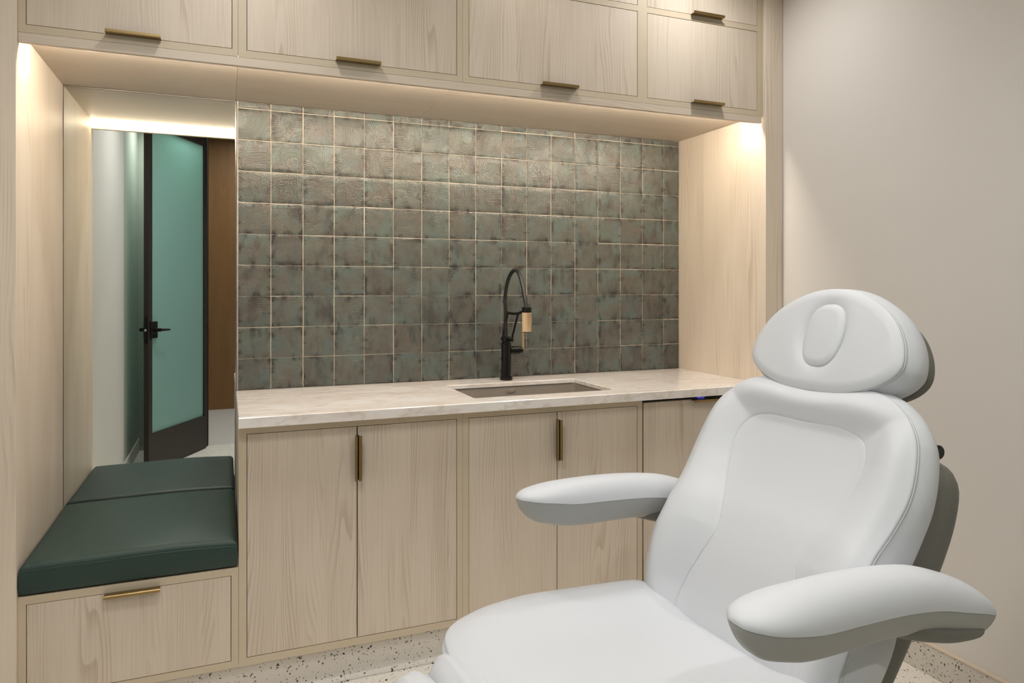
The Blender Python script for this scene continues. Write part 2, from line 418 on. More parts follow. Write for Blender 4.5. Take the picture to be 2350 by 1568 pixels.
# ------------------------------------------------------------------ cabinets
GAP = .0036
def handle_h(name, x0, x1, z, parent, o, up=False, y=YF):
    """folded brass tab pull lying over a door edge: thin leg against the front and a lip pointing out"""
    b = BM(); s = 1 if up else -1
    prof = [(0, .012 * -s * -1 if False else 0.0)]
    ylip = y - .022
    # profile in (y,z): leg behind, horizontal shelf, down-turned lip
    P = [(y + .004, z), (y - .020, z), (y - .0235, z + s * .0), (y - .0255, z + .0025), (y - .0255, z + .010), (y - .0232, z + .010), (y - .0232, z + .0032), (y - .0205, z + .0022), (y + .004, z + .0022)]
    if up: P = [(yy, 2 * z - zz) for yy, zz in P][::-1]
    a = [b.verts.new((x0, yy, zz)) for yy, zz in P]; c = [b.verts.new((x1, yy, zz)) for yy, zz in P]
    for k in range(len(P)):
        k2 = (k + 1) % len(P); b.faces.new((a[k], a[k2], c[k2], c[k]))
    b.faces.new(a); b.faces.new(c[::-1])
    return fin(b, name, M['brass'], parent, shift=o)
def handle_v(name, x, z0, z1, side, parent, o, y=YF):
    b = BM(); s = side
    P = [(y + .004, x), (y - .020, x), (y - .0235, x - .0), (y - .0255, x + s * .0025), (y - .0255, x + s * .010), (y - .0232, x + s * .010), (y - .0232, x + s * .0032), (y - .0205, x + s * .0022), (y + .004, x + s * .0022)]
    a = [b.verts.new((xx, yy, z0)) for yy, xx in P]; c = [b.verts.new((xx, yy, z1)) for yy, xx in P]
    for k in range(len(P)):
        k2 = (k + 1) % len(P); b.faces.new((a[k], a[k2], c[k2], c[k]))
    b.faces.new(a); b.faces.new(c[::-1])
    return fin(b, name, M['brass'], parent, shift=o)
def carcass(T, o, x0, x1, z0, z1, yb=0.0, hollow=None):
    """box of side, top, bottom and back panels, open at the front"""
    b = BM(); yf = YF + .020; th = .016
    bx(b, x0, x0 + th, yf, yb, z0, z1); bx(b, x1 - th, x1, yf, yb, z0, z1)
    bx(b, x0 + th, x1 - th, yf, yb, z0, z0 + th)
    if not hollow: bx(b, x0 + th, x1 - th, yf, yb, z1 - th, z1)
    bx(b, x0 + th, x1 - th, yb - .008, yb, z0 + th, z1 - th)
    return fin(b, 'carcass', M['wood_soffit'] if z0 > 1.5 else M['wood_side'], T, shift=o)
def frame(T, o, x0, x1, z0, z1, holes):
    """face frame: one mesh, grain along each member (vertical and horizontal slots)"""
    b = BM(); xs = sorted({h[0] for h in holes} | {h[1] for h in holes}); y0, y1 = YF, YF + .020
    # stiles
    cols = sorted({(h[0], h[1]) for h in holes})
    edges = [x0] + [v for c in cols for v in c] + [x1]
    for i in range(0, len(edges), 2):
        if edges[i + 1] - edges[i] > .001: bx(b, edges[i], edges[i + 1], y0, y1, z0, z1, mi=0)
    for c in cols:
        hs = sorted([(h[2], h[3]) for h in holes if (h[0], h[1]) == c]); zs = [z0] + [v for h in hs for v in h] + [z1]
        for i in range(0, len(zs), 2):
            if zs[i + 1] - zs[i] > .001: bx(b, c[0], c[1], y0, y1, zs[i], zs[i + 1], mi=1)
    return fin(b, 'face_frame', [M['edge'], M['edge_x']], T, shift=o)
def door(name, T, o, x0, x1, z0, z1, label=None):
    b = BM(); bx(b, x0 + GAP / 2, x1 - GAP / 2, YF + .0008, YF + .020, z0 + GAP / 2, z1 - GAP / 2, .0007, 1)
    d = fin(b, name, M['wood'], T, shift=o)
    if label: d['label'] = label
    return d

XS = [XA + .0005, -.0078, .7698, 1.5480, XP - .0005]
ZUB = 2.108; ZD0 = 2.1320; ZD1 = 2.4845; ZE0 = 2.5085; ZE1 = 2.770
# --- upper cabinets
def upper(x0, x1, doors, label, nm='upper_cabinet'):
    o = (x0, YF, ZUB); T = empty(nm, o, label, 'cabinet', 'upper cabinets over the niche')
    carcass(T, o, x0 + .0004, x1 - .0004, ZS, CEIL - .006)
    frame(T, o, x0 + .0004, x1 - .0004, ZUB + .0008, CEIL - .006, [(a, b_, ZD0, ZD1) for a, b_, h in doors] + [(a, b_, ZE0, ZE1) for a, b_, h in doors])
    for a, b_, h in doors:
        d = door('door', T, o, a, b_, ZD0, ZD1); handle_h('handle', h[0], h[1], ZD0 - .0005, d, o)
        d = door('door', T, o, a, b_, ZE0, ZE1)
        if a > 1.5: handle_h('handle', h[0], h[1], ZE0 - .0005, d, o)
        elif a < 1.5: handle_h('handle', h[0], h[1], ZE0 - .0005, d, o)
    return T
upper(XS[0], XS[1], [(-.6001, -.0262, (-.3904, -.2363))], 'upper wood cabinet with brass pull over the mirror and bench, leftmost')
upper(XS[1], XS[2], [(.0181, .7482, (.3070, .4616))], 'upper wood cabinet with wide door over the left half of the tiles')
upper(XS[2], XS[4], [(.7932, 1.5262, (1.0862, 1.2435)), (1.5709, 2.1439, (1.7877, 1.9480))], 'upper wood cabinet with two door columns, rightmost beside the white wall')
# valance
b = BM(); bx(b, XA + .001, XP - .007, YF, YF + .018, 2.0790, ZUB, .0007, 1)
t = fin(b, 'valance', M['wood_x']); tag(t, 'long horizontal wood valance strip under the upper cabinets hiding the strip light', 'valance')
# LED profile behind the valance
o = (0, -.600, ZS); T = empty('strip_light', o, 'warm white linear LED strip light tucked behind the valance', 'light')
b = BM(); bx(b, XA + .004, XP - .004, YF + .0181, YF + .0205, 2.0960, 2.1078); fin(b, 'channel', M['steel'], T, shift=o)
b = BM(); bx(b, XA + .004, XP - .004, YF + .0208, YF + .0300, 2.0970, 2.1076, .002); fin(b, 'diffuser', M['led'], T, shift=o)

# --- base cabinets
ZB0 = .092; ZB1 = .8849; ZL0 = .1165; ZL1 = .8595
def base_cab(x0, x1, da, db, hz, label):
    o = (x0, YF, ZB0); T = empty('base_cabinet', o, label, 'cabinet', 'base cabinets under the counter')
    carcass(T, o, x0 + .0004, x1 - .0004, ZB0, ZB1 - .0006, hollow=True)
    frame(T, o, x0 + .0004, x1 - .0004, ZB0, ZB1 - .0006, [(da, db, ZL0, ZL1)])
    mid = hz
    d = door('door', T, o, da, mid, ZL0, ZL1); handle_v('handle', mid - GAP / 2 - .0002, .672, .829, -1, d, o)
    d = door('door', T, o, mid, db, ZL0, ZL1); handle_v('handle', mid + GAP / 2 + .0002, .672, .829, 1, d, o)
base_cab(XS[1] + .001, XS[2], .0181, .7482, .3819, 'two-door wood base cabinet beside the green bench cushion')
base_cab(XS[2], XS[3], .7932, 1.5250, 1.1590, 'two-door wood base cabinet beneath the sink')
# panel-front appliance
o = (1.5525, YF, 0); T = empty('undercounter_fridge', (1.56, YF, FLOOR), 'wood-fronted under-counter appliance with blue light, half hidden by the chair', 'appliance')
o = (1.56, YF, FLOOR)
b = BM(); bx(b, 1.5545, XP - .004, YF + .024, -.02, ZB0, .872, .002); fin(b, 'body', simple('dark_appliance_body', rgb(40, 38, 36), .5), T, shift=o)
b = BM(); bx(b, 1.5555, XP - .006, YF + .001, YF + .020, ZL0 - .02, .868, .0008, 1); d = fin(b, 'door', M['wood'], T, shift=o)
handle_h('handle', 1.790, 1.955, .8690, d, o, up=True)
b = BM(); bx(b, 1.836, 1.868, YF + .012, YF + .023, .8705, .8745); x = fin(b, 'indicator_light', M['blue'], T, shift=o); x['label'] = 'small blue indicator light'
# --- bench
o = (XS[0], YF, ZB0); T = empty('storage_bench', o, 'low wood storage bench with one wide drawer under the green cushion', 'bench')
b = BM(); th = .016; x0, x1 = XS[0], XS[1] + .0006
bx(b, x0, x0 + th, YF + .02, 0, ZB0, .4035); bx(b, x1 - th, x1, YF + .02, 0, ZB0, .4035); bx(b, x0 + th, x1 - th, YF + .02, 0, ZB0, ZB0 + th); bx(b, x0 + th, x1 - th, -.008, 0, ZB0 + th, .4035)
fin(b, 'carcass', M['wood_side'], T, shift=o)
b = BM(); bx(b, x0, x1, YF + .02, .0, .4037, .4215); fin(b, 'seat_board', M['wood_soffit'], T, shift=o)
frame(T, o, x0, x1, ZB0, .4215, [(-.5995, -.0289, ZL0 - .002, .3970)])
d = door('drawer', T, o, -.5995, -.0289, ZL0 - .002, .3970); handle_h('handle', -.3940, -.2388, .3968, d, o, up=True)

# --- cushion
def cushion():
    x0, x1, y0, y1, z0, z1 = XA + .004, -.0115, -.636, -.006, .4225, .5250
    nx, ny = 56, 58; b = BM()
    T_ = empty('bench_cushion', ((x0 + x1) / 2, (y0 + y1) / 2, z0), 'dark green vinyl seat cushion lying on the storage bench', 'cushion')
    o = T_.location
    def rnd(u):  # 0..1 -> edge factor
        e = min(u, 1 - u); return e
    import random as r
    def se(a, p=5): return (1 - min(1, abs(a)) ** p) ** (1 / p)
    W_, L_ = x1 - x0, y1 - y0
    top = {}; bot = {}
    def g(n):   # clustered parameter
        return [0.5 - 0.5 * math.cos(math.pi * i / n) * (0.9 + .1) for i in range(n + 1)]
    us, vs = g(nx), g(ny)
    for i, u in enumerate(us):
        for j, v in enumerate(vs):
            R = .022
            dx = min(u, 1 - u) * W_; dy = min(v, 1 - v) * L_
            def fall(d): return 0 if d >= R else (R - math.sqrt(max(0, R * R - (R - d) ** 2)))
            drop = max(fall(dx), fall(dy))
            crown = .012 * (1 - abs(2 * u - 1) ** 2.5) * (.45 + .55 * (1 - abs(2 * v - 1) ** 3))
            sag = .003 * math.sin(9 * u + 2) * math.sin(6 * v + 1)
            back = .006 * v
            x = x0 + u * W_; y = y0 + v * L_
            top[i, j] = b.verts.new((x, y, z1 - .008 + crown + sag * .5 - drop + back))
            bot[i, j] = b.verts.new((x, y, z0 + drop * .7))
    for i in range(nx):
        for j in range(ny):
            b.faces.new((top[i, j], top[i + 1, j], top[i + 1, j + 1], top[i, j + 1])); b.faces.new((bot[i, j], bot[i, j + 1], bot[i + 1, j + 1], bot[i + 1, j]))
    # side wall, with a belly
    loop = [(i, 0) for i in range(nx)] + [(nx, j) for j in range(ny)] + [(i, ny) for i in range(nx, 0, -1)] + [(0, j) for j in range(ny, 0, -1)]
    K = 8; cols = []
    for (i, j) in loop:
        t0, b0 = top[i, j], bot[i, j]; c = [t0]
        nxv = (-1 if i == 0 else 1 if i == nx else 0); nyv = (-1 if j == 0 else 0)
        for k in range(1, K):
            q = k / K; p = t0.co.lerp(b0.co, q); bel = .0035 * math.sin(math.pi * q)
            c.append(b.verts.new((p.x + (nxv * .0 * bel), p.y + nyv * bel, p.z)))
        c.append(b0); cols.append(c)
    for a in range(len(cols)):
        c1, c2 = cols[a], cols[(a + 1) % len(cols)]
        for k in range(K): b.faces.new((c1[k], c1[k + 1], c2[k + 1], c2[k]))
    fin(b, 'cover', M['green'], T_, True, shift=o)
    # welt seam along the front top edge
    b = BM(); pts = []
    for i in range(2, nx - 1):
        u = us[i]; crown = .012 * (1 - abs(2 * u - 1) ** 2.5) * .45
        pts.append((x0 + u * W_, y0 + .0004, z1 - .0295 + crown + .0015 * math.sin(9 * u + 2) * math.sin(1)))
    tube(b, pts, .0014, 6); fin(b, 'seam', M['green'], T_, True, shift=o)
cushion()

# ------------------------------------------------------------------ mirror
o = (-.31, 0, .43); T = empty('wall_mirror', o, 'tall frameless wall mirror at the back of the niche above the bench cushion', 'mirror')
b = BM(); bx(b, XA + .003, -.0105, .0, .006, .4235, ZS - .006, 0); fin(b, 'glass', M['mirror'], T, shift=o)
b = BM(); bx(b, -.0102, -.0062, -.003, .008, ZCT + .001, ZS - .002); bx(b, XA + .002, -.0102, -.0015, .008, ZS - .0055, ZS - .001); fin(b, 'edge_trim', M['chrome'], T, shift=o)

# ------------------------------------------------------------------ tiles
b = BM(); rnd = random.Random(3)
nxt = 17; g = .0022
X0t, X1t, Z0t, Z1t = 0.0005, XP - .001, ZCT + .001, ZS - .002
for i in range(nxt):
    for k in range(10):
        xa, xb = i * TT + g / 2 * 1.4, (i + 1) * TT - g / 2 * 1.4
        za, zb = TZ0 + k * TT + g / 2 * 1.4, TZ0 + (k + 1) * TT - g / 2 * 1.4
        j = lambda a: rnd.uniform(-a, a)
        xa, xb, za, zb = xa + j(.0007), xb + j(.0007), za + j(.0007), zb + j(.0007)
        xa, xb, za, zb = max(xa, X0t), min(xb, X1t), max(za, Z0t), min(zb, Z1t)
        if xb - xa < .004 or zb - za < .004: continue
        m = 8; grid = {}; lv = lambda q: .5 - .5 * math.cos(math.pi * q / 8)
        tx, tz, ty = j(.006), j(.006), j(.0004)
        for p in range(m + 1):
            for q in range(m + 1):
                up, vq = lv(p), lv(q)
                wx = 0 if p in (0, m) and q in (0, m) else j(.00035)
                x = xa + (xb - xa) * up + (wx if p in (0, m) else 0); z = za + (zb - za) * vq + (wx if q in (0, m) else 0)
                e = min(min(up, 1 - up), min(vq, 1 - vq))
                y = ty + tx * (up - .5) * .13 + tz * (vq - .5) * .13 + (.0010 if e == 0 else 0)
                grid[p, q] = b.verts.new((x, y, z))
        for p in range(m):
            for q in range(m): b.faces.new((grid[p, q], grid[p + 1, q], grid[p + 1, q + 1], grid[p, q + 1]))
        back = {}
        ring = [(p, 0) for p in range(m)] + [(m, q) for q in range(m)] + [(p, m) for p in range(m, 0, -1)] + [(0, q) for q in range(m, 0, -1)]
        bk = [b.verts.new((grid[r_].co.x, .008, grid[r_].co.z)) for r_ in ring]
        for a in range(len(ring)):
            c = (a + 1) % len(ring); b.faces.new((grid[ring[a]], grid[ring[c]], bk[c], bk[a]))
t = fin(b, 'tile_backsplash', M['tile'], None, True); tag(t, 'backsplash of square grey-green glazed tiles with combed arcs behind the sink', 'backsplash')
b = BM(); bx(b, -.002, XP - .0005, .0030, .0115, ZCT + .0008, ZS - .001); gr = fin(b, 'grout', M['grout'], t)

# ------------------------------------------------------------------ countertop with sink hole
SX0, SX1, SY0, SY1 = .842, 1.462, -.556, -.178
o = (1.08, -.33, ZCT)
b = BM(); X0c, X1c, Y0c, Y1c = -.0078, XP - .0006, -.6655, -.0008
zt, zb = ZCT, ZB1
def rect(x0, x1, y0, y1, r, z, n=6):
    pts = []
    for cxx, cyy, a0 in ((x1 - r, y1 - r, 0), (x0 + r, y1 - r, 90), (x0 + r, y0 + r, 180), (x1 - r, y0 + r, 270)):
        for k in range(n + 1):
            a = math.radians(a0 + 90 * k / n); pts.append((cxx + r * math.cos(a), cyy + r * math.sin(a), z))
    return pts
def slab(b, z, ein, eout):
    outer = [b.verts.new(p) for p in rect(X0c + eout, X1c - eout, Y0c + eout, Y1c - eout, .001, z)]
    inner = [b.verts.new(p) for p in rect(SX0 - ein, SX1 + ein, SY0 - ein, SY1 + ein, .010 + ein, z)]
    return outer, inner
levels = [slab(b, zt, .0025, .0025), slab(b, zt - .0025, 0, 0), slab(b, zb + .001, 0, 0), slab(b, zb, .001, .001)]
ZH = zt - .018          # stone is thinner at the cutout than at its built-up front edge
for (oa, ia), q in ((levels[2], 0), (levels[3], 0)):
    for v_ in ia: v_.co.z = ZH + (.0004 if (oa is levels[2][0]) else 0)
n = len(levels[0][0])
for (oa, ia), (ob, ib) in zip(levels, levels[1:]):
    for k in range(n):
        k2 = (k + 1) % n; b.faces.new((oa[k], ob[k], ob[k2], oa[k2])); b.faces.new((ia[k], ia[k2], ib[k2], ib[k]))
for lv in (levels[0], levels[-1]):
    for k in range(n):
        k2 = (k + 1) % n; b.faces.new((lv[0][k], lv[0][k2], lv[1][k2], lv[1][k]))
t = fin(b, 'countertop', M['stone']); tag(t, 'thick beige stone countertop with a sink cutout over the base cabinets', 'countertop')

# sink
o = (1.152, -.367, .70); T = empty('undermount_sink', (1.152, -.367, .70), 'rectangular taupe undermount sink set below the stone countertop', 'sink')
b = BM()
prof = [(-.010, ZH - .0016), (-.003, ZH - .0016), (-.003, ZH - .005), (0.0, .74), (.010, .712), (.028, .704), (.15, .702)]
rings = []
for d_, z_ in prof: rings.append([b.verts.new(p) for p in rect(SX0 + d_, SX1 - d_, SY0 + d_, SY1 - d_, max(.008, .02 + d_ * .2), z_)])
for a, c in zip(rings, rings[1:]):
    for k in range(n): k2 = (k + 1) % n; b.faces.new((a[k], a[k2], c[k2], c[k]))
b.faces.new(rings[-1])
oo = fin(b, 'basin', M['sink'], T, True, shift=o)
md = oo.modifiers.new('th', 'SOLIDIFY'); md.thickness = .006; md.offset = -1
b = BM(); cyl(b, (1.152, -.33, .7025), .045, .003, n=40, bev=.001); cyl(b, (1.152, -.33, .7055), .03, .002, n=32, bev=.0005); fin(b, 'drain', M['steel'], T, True, shift=o)
# tiny maker's plate on the rear sink wall: thin outlined rectangle with a grey bar of lettering
b = BM(); lx, lz, w2, h2, yl = 1.146, .8800, .0185, .0062, SY1 - .0005
for (xa, xb, za, zb_) in ((-w2, w2, h2 - .0009, h2), (-w2, w2, -h2, -h2 + .0009), (-w2, -w2 + .0009, -h2, h2), (w2 - .0009, w2, -h2, h2)):
    bx(b, lx + xa, lx + xb, yl - .0006, yl + .0022, lz + za, lz + zb_)
for k in range(6): bx(b, lx - .0118 + k * .0041, lx - .0118 + k * .0041 + .003, yl - .0006, yl + .0022, lz - .0019, lz + .0019)
fin(b, 'badge', simple('pale_print', rgb(190, 184, 176), .5), T, shift=o)

# ------------------------------------------------------------------ faucet
fx, fy = 1.153, -.100
o = (fx, fy, ZCT); T = empty('faucet', o, 'tall matt black kitchen faucet with arched hose and wood-look grip behind the sink', 'faucet')
b = BM(); cyl(b, (fx, fy, ZCT + .0003), .0295, .014, bev=.002); fin(b, 'base_ring', M['black'], T, True, shift=o)
b = BM(); cyl(b, (fx, fy, ZCT + .0145), .0228, .156, bev=.0015); cyl(b, (fx, fy, ZCT + .171), .0205, .008, bev=.001); cyl(b, (fx, fy, ZCT + .179), .0215, .020, bev=.002)
fin(b, 'body', M['black'], T, True, shift=o)
hp = cr([(fx, fy, 1.105), (fx, fy + .004, 1.17), (fx, -.093, 1.25), (fx, -.090, 1.31), (fx, -.118, 1.372), (fx, -.165, 1.412), (fx, -.218, 1.4235), (fx, -.262, 1.400), (fx, -.300, 1.345), (fx, -.326, 1.29), (fx, -.336, 1.255)], 12)
b = BM(); tube(b, hp, .0085, 16); fin(b, 'hose', M['hose'], T, True, shift=o)
b = BM()
tube(b, [(fx, -.052, 1.112), (fx, -.060, 1.128), (fx, -.124, 1.231)], .0048, 10)
tube(b, cr([(fx, -.122, 1.231), (fx, -.18, 1.229), (fx, -.24, 1.231), (fx, -.29, 1.2405), (fx, -.33, 1.2475)], 6), .0062, 12)
tube(b, [(fx, -.172, 1.112), (fx, -.178, 1.128), (fx, -.243, 1.229)], .0048, 10)
tube(b, [(fx, -.046, 1.108), (fx, -.178, 1.108)], .0065, 12)
fin(b, 'support_arm', M['black'], T, True, shift=o)
b = BM(); cyl(b, (fx, -.341, 1.2385), .0205, .024, bev=.002); fin(b, 'spray_collar', M['black'], T, True, shift=o)
b = BM(); cyl(b, (fx, -.341, 1.1525), .0165, .003); fin(b, 'spray_nozzle', M['black'], T, True, shift=o)
b = BM(); cyl(b, (fx, -.341, 1.1555), .0205, .083, bev=.001); gp = fin(b, 'spray_grip', M['grip'], T, True, shift=o); gp['label'] = 'striped tan spray grip'
b = BM(); bx(b, fx + .0165, fx + .0215, -.348, -.334, 1.185, 1.220, .001); fin(b, 'spray_button', M['grip'], gp, shift=o)
b = BM(); cyl(b, (fx + .018, fy, 1.056), .0185, .048, 'x', bev=.002); cyl(b, (fx + .066, fy, 1.056), .0135, .016, 'x', bev=.002); cyl(b, (fx + .046, fy, 1.056), .0192, .004, 'x'); fin(b, 'valve', M['black'], T, True, shift=o)
b = BM(); cyl(b, (fx + .0835, fy, 1.050), .0062, .094, n=20, bev=.001); lv = fin(b, 'lever', M['lever'], T, True, shift=o); lv['label'] = 'slim tan metal lever'

# ------------------------------------------------------------------ treatment chair
CC = np.array([.6231, -1.9483, FLOOR]); AZ = math.radians(-5.0)
ROT = math.atan2(-math.sin(AZ), -math.cos(AZ)) + 0  # placeholder
Wd = np.array([math.sin(AZ), math.cos(AZ)]); Ad = np.array([-Wd[1], Wd[0]])
rz = math.atan2(Ad[1], Ad[0])
CH = empty('treatment_chair', tuple(CC), 'white upholstered reclining treatment chair with padded headrest and two armrests', 'chair', rz=rz)
# local coordinates: x forward (to the feet), y = -w (w toward the cabinets), z up from the floor
def LC(a, w, z): return (a, -w, z - FLOOR)

def closed_curve(pts, N=360):
    """resample a closed smooth curve by angle around its centre"""
    c = np.array(cr(pts, 24, True)); cen = np.array([0.0, (c[:, 1].max() + c[:, 1].min()) / 2])
    d = c - cen; ang = np.arctan2(d[:, 1], d[:, 0]); r = np.hypot(d[:, 0], d[:, 1])
    k = np.argsort(ang); ang = ang[k]; r = r[k]
    A_ = np.linspace(-math.pi, math.pi, N, endpoint=False)
    R = np.interp(A_, np.concatenate([ang - 2 * math.pi, ang, ang + 2 * math.pi]), np.concatenate([r, r, r]))
    # light smoothing
    for _ in range(3): R = (np.roll(R, 1) + 2 * R + np.roll(R, -1)) / 4
    return A_, R, cen
def sym(pts):
    """mirror right-half points (w>=0), going from bottom centre up to top centre"""
    left = [(-w, t) for w, t in pts[::-1] if w > 1e-6]
    return pts + left
def pad(name, outer, height, P0, Tv, Nv, thick, mat, parent, inner=None, bulge=.012, edge=.03, seam=True, backscale=.96, hole=None, N=360, roll=.012, groove=.0022, open_seam=None):
    """upholstered pad. outer/inner: closed control curves in (w,t); height(w,t,s) front crown along the normal"""
    P0 = np.array(P0, float); Tv = np.array(Tv, float); Nv = np.array(Nv, float)
    A_, Ro, cen = closed_curve(outer, N)
    ca, sa = np.cos(A_), np.sin(A_)
    fr = []   # list of (radius array, groove amount)
    if inner is not None:
        ci = np.array(cr(inner, 24, True)) - cen; ang = np.arctan2(ci[:, 1], ci[:, 0]); rr = np.hypot(ci[:, 0], ci[:, 1]); k = np.argsort(ang)
        Ri = np.interp(A_, np.concatenate([ang[k] - 2 * math.pi, ang[k], ang[k] + 2 * math.pi]), np.tile(rr[k], 3))
        for _ in range(4): Ri = (np.roll(Ri, 1) + 2 * Ri + np.roll(Ri, -1)) / 4
        gv = np.ones(N) if open_seam is None else open_seam(cen[0] + Ri * ca, cen[1] + Ri * sa)
        for s in np.linspace(0.02, 1, 30): fr.append(((Ri - .019) * s, 0 * gv))
        for dd, gg in ((-.016, .0), (-.010, .0), (-.006, .10), (-.0035, .28), (-.0018, .62), (-.0006, 1.0), (.0006, 1.0), (.0018, .62), (.0035, .28), (.006, .10), (.010, .0), (.016, 0)): fr.append((Ri + dd, gg * gv))
        for s in np.linspace(.12, 1, 34)[:-1]: fr.append((Ri + .016 + (Ro - Ri - .016) * s, 0 * gv))
    else:
        for s in np.linspace(0.02, 1, 60)[:-1]: fr.append((Ro * s, np.zeros(N)))
    b = BM(); rings = []
    def mk(w, t, h):
        x = P0[0] + t * Tv[0] + h * Nv[0]; z = P0[1] + t * Tv[1] + h * Nv[1]
        return b.verts.new(LC(x, w, z))
    def H(w, t, e):   # front surface incl. soft roll near the outline
        f = edge if e > edge else e
        q = 1 - f / edge
        return height(w, t) - roll * q * q * 1.0
    for R, gg in fr:
        ring = []
        for k in range(N):
            w, t_ = cen[0] + R[k] * ca[k], cen[1] + R[k] * sa[k]; e = Ro[k] - R[k]
            ring.append(mk(w, t_, H(w, t_, e) - groove * gg[k]))
        rings.append(ring)
    # edge: small rounded shoulder, then seam, then bulging side, then back
    re = .006
    hO = [height(cen[0] + Ro[k] * ca[k], cen[1] + Ro[k] * sa[k]) - roll for k in range(N)]
    steps = []
    for q in (.35, .7, 1.0):
        a = q * math.pi / 2; steps.append((re * math.sin(a), lambda k, a=a: hO[k] - re * (1 - math.cos(a)), 0))
    if seam:
        steps += [(re - .0014, lambda k: hO[k] - re - .0006, 0), (re - .0012, lambda k: hO[k] - re - .0012, 0), (re + .0012, lambda k: hO[k] - re - .0020, 0), (re + .0016, lambda k: hO[k] - re - .0032, 0), (re + .0008, lambda k: hO[k] - re - .0042, 0), (re - .0012, lambda k: hO[k] - re - .0048, 0)]
    for q in np.linspace(.06, 1, 14):
        steps.append((re + bulge * math.sin(math.pi * min(1, q * .80)), lambda k, q=q: (hO[k] - re - .005) * (1 - q) + (-thick) * q, q))
    for q in (.3, .65, 1.0):
        a = q * math.pi / 2; steps.append((re + bulge * math.sin(math.pi * .8) - .014 * (1 - math.cos(a)), lambda k, a=a: -thick - .014 * math.sin(a), 1))
    for dR, hf, q in steps:
        ring = []
        for k in range(N):
            R = Ro[k] + dR
            ring.append(mk(cen[0] + R * ca[k], cen[1] + R * sa[k], hf(k)))
        rings.append(ring)
    for s in (.8, .4, .05):
        rings.append([mk(cen[0] + (Ro[k] + re) * s * ca[k], cen[1] + (Ro[k] + re) * s * sa[k], -thick - .014) for k in range(N)])
    for a, c in zip(rings, rings[1:]):
        for k in range(N): k2 = (k + 1) % N; b.faces.new((a[k], a[k2], c[k2], c[k]))
    b.faces.new(rings[0][::-1]); b.faces.new(rings[-1])
    me = bpy.data.meshes.new(name); bmesh.ops.recalc_face_normals(b, faces=b.faces[:])
    for f in b.faces: f.smooth = True
    b.to_mesh(me); b.free()
    return link(me, name, mat, parent)

# --- backrest
ph = math.radians(25); TB = (-math.sin(ph), math.cos(ph)); NB = (math.cos(ph), math.sin(ph))
PB = (-.327, .600)
outer = sym([(0, -.045), (.16, -.045), (.232, -.03), (.262, .02), (.275, .08), (.278, .14), (.270, .20), (.268, .26), (.276, .32), (.282, .38), (.277, .44), (.262, .495), (.228, .540), (.185, .568), (.130, .580), (.06, .570), (0, .564)])
inner = sym([(0, -.03), (.145, -.03), (.166, .01), (.163, .05), (.142, .11), (.120, .17), (.114, .205), (.130, .265), (.152, .32), (.170, .375), (.174, .430), (.155, .475), (.105, .492), (.05, .493), (0, .492)])
def ss(x, a, b_):
    t = max(0, min(1, (x - a) / (b_ - a))); return t * t * (3 - 2 * t)
def ip(t, ks): return float(np.interp(t, [k[0] for k in ks], [k[1] for k in ks]))
HP = [(float(a), float(c)) for a, c in cr([(-.06, .004), (.03, .012), (.10, .020), (.17, .024), (.25, .018), (.33, .003), (.41, -.007), (.48, -.010), (.60, -.008)], 6)]
HR = [(float(a), float(c)) for a, c in cr([(-.06, .020), (.03, .036), (.10, .048), (.17, .052), (.24, .044), (.31, .022), (.38, .008), (.46, .003), (.52, .000), (.60, -.004)], 6)]
WP = [(-.05, .145), (.05, .163), (.11, .142), (.2, .114), (.265, .13), (.32, .152), (.375, .170), (.43, .174), (.5, .17)]
def hback(w, t):
    aw = abs(w); wp = ip(t, WP)
    k = max(ss(aw, wp - .02, .262), ss(t, .475, .56) if aw < .262 else 0)
    h = ip(t, HP) * (1 - k) + (ip(t, HR) + .014) * k
    cr_ = .008 * math.exp(-((aw - (wp + .275) / 2) / .045) ** 2) * (1 - .5 * ss(t, .45, .55))
    top = .010 * math.exp(-((t - .53) / .035) ** 2) * (1 - ss(aw, .12, .22))
    return h + cr_ + top
def oseam(w, t):
    return np.clip(1.15 - .75 * (w < -.02) * np.clip((-w) / .05, 0, 1) + .0 * t, .35, 1)
bk = pad('backrest', outer, hback, PB, TB, NB, .060, M['vinyl'], CH, inner=inner, bulge=.012, edge=.045, roll=.014, groove=.0026, open_seam=oseam)
# rigid shell behind the backrest
b = BM()
A_, Ro, cen = closed_curve(sym([(0, -.14), (.15, -.14), (.215, -.09), (.236, .02), (.256, .15), (.276, .32), (.276, .42), (.255, .485), (.16, .505), (0, .510)]), 160)
def shell_ring(s, h):
    out = []
    for k in range(160):
        w, t = cen[0] + Ro[k] * s * math.cos(A_[k]), cen[1] + Ro[k] * s * math.sin(A_[k])
        out.append(b.verts.new(LC(PB[0] + t * TB[0] + h * NB[0], w, PB[1] + t * TB[1] + h * NB[1])))
    return out
R_ = [shell_ring(.98, -.075), shell_ring(.985, -.078), shell_ring(1.0, -.158), shell_ring(.985, -.174), shell_ring(.95, -.182), shell_ring(.3, -.184)]
for a, c in zip(R_, R_[1:]):
    for k in range(160): b.faces.new((a[k], a[(k + 1) % 160], c[(k + 1) % 160], c[k]))
b.faces.new(R_[0][::-1]); b.faces.new(R_[-1])
sh = fin(b, 'back_shell', M['grey_shell'], CH, True); sh['label'] = 'grey plastic shell behind the backrest'
b = BM(); 
kn = LC(PB[0] + .505 * TB[0] - .098 * NB[0], -.236, PB[1] + .505 * TB[1] - .098 * NB[1])
cyl(b, (kn[0], kn[1] + .0, kn[2]), .014, .022, 'y', bev=.003); fin(b, 'release_knob', M['black'], sh, True)

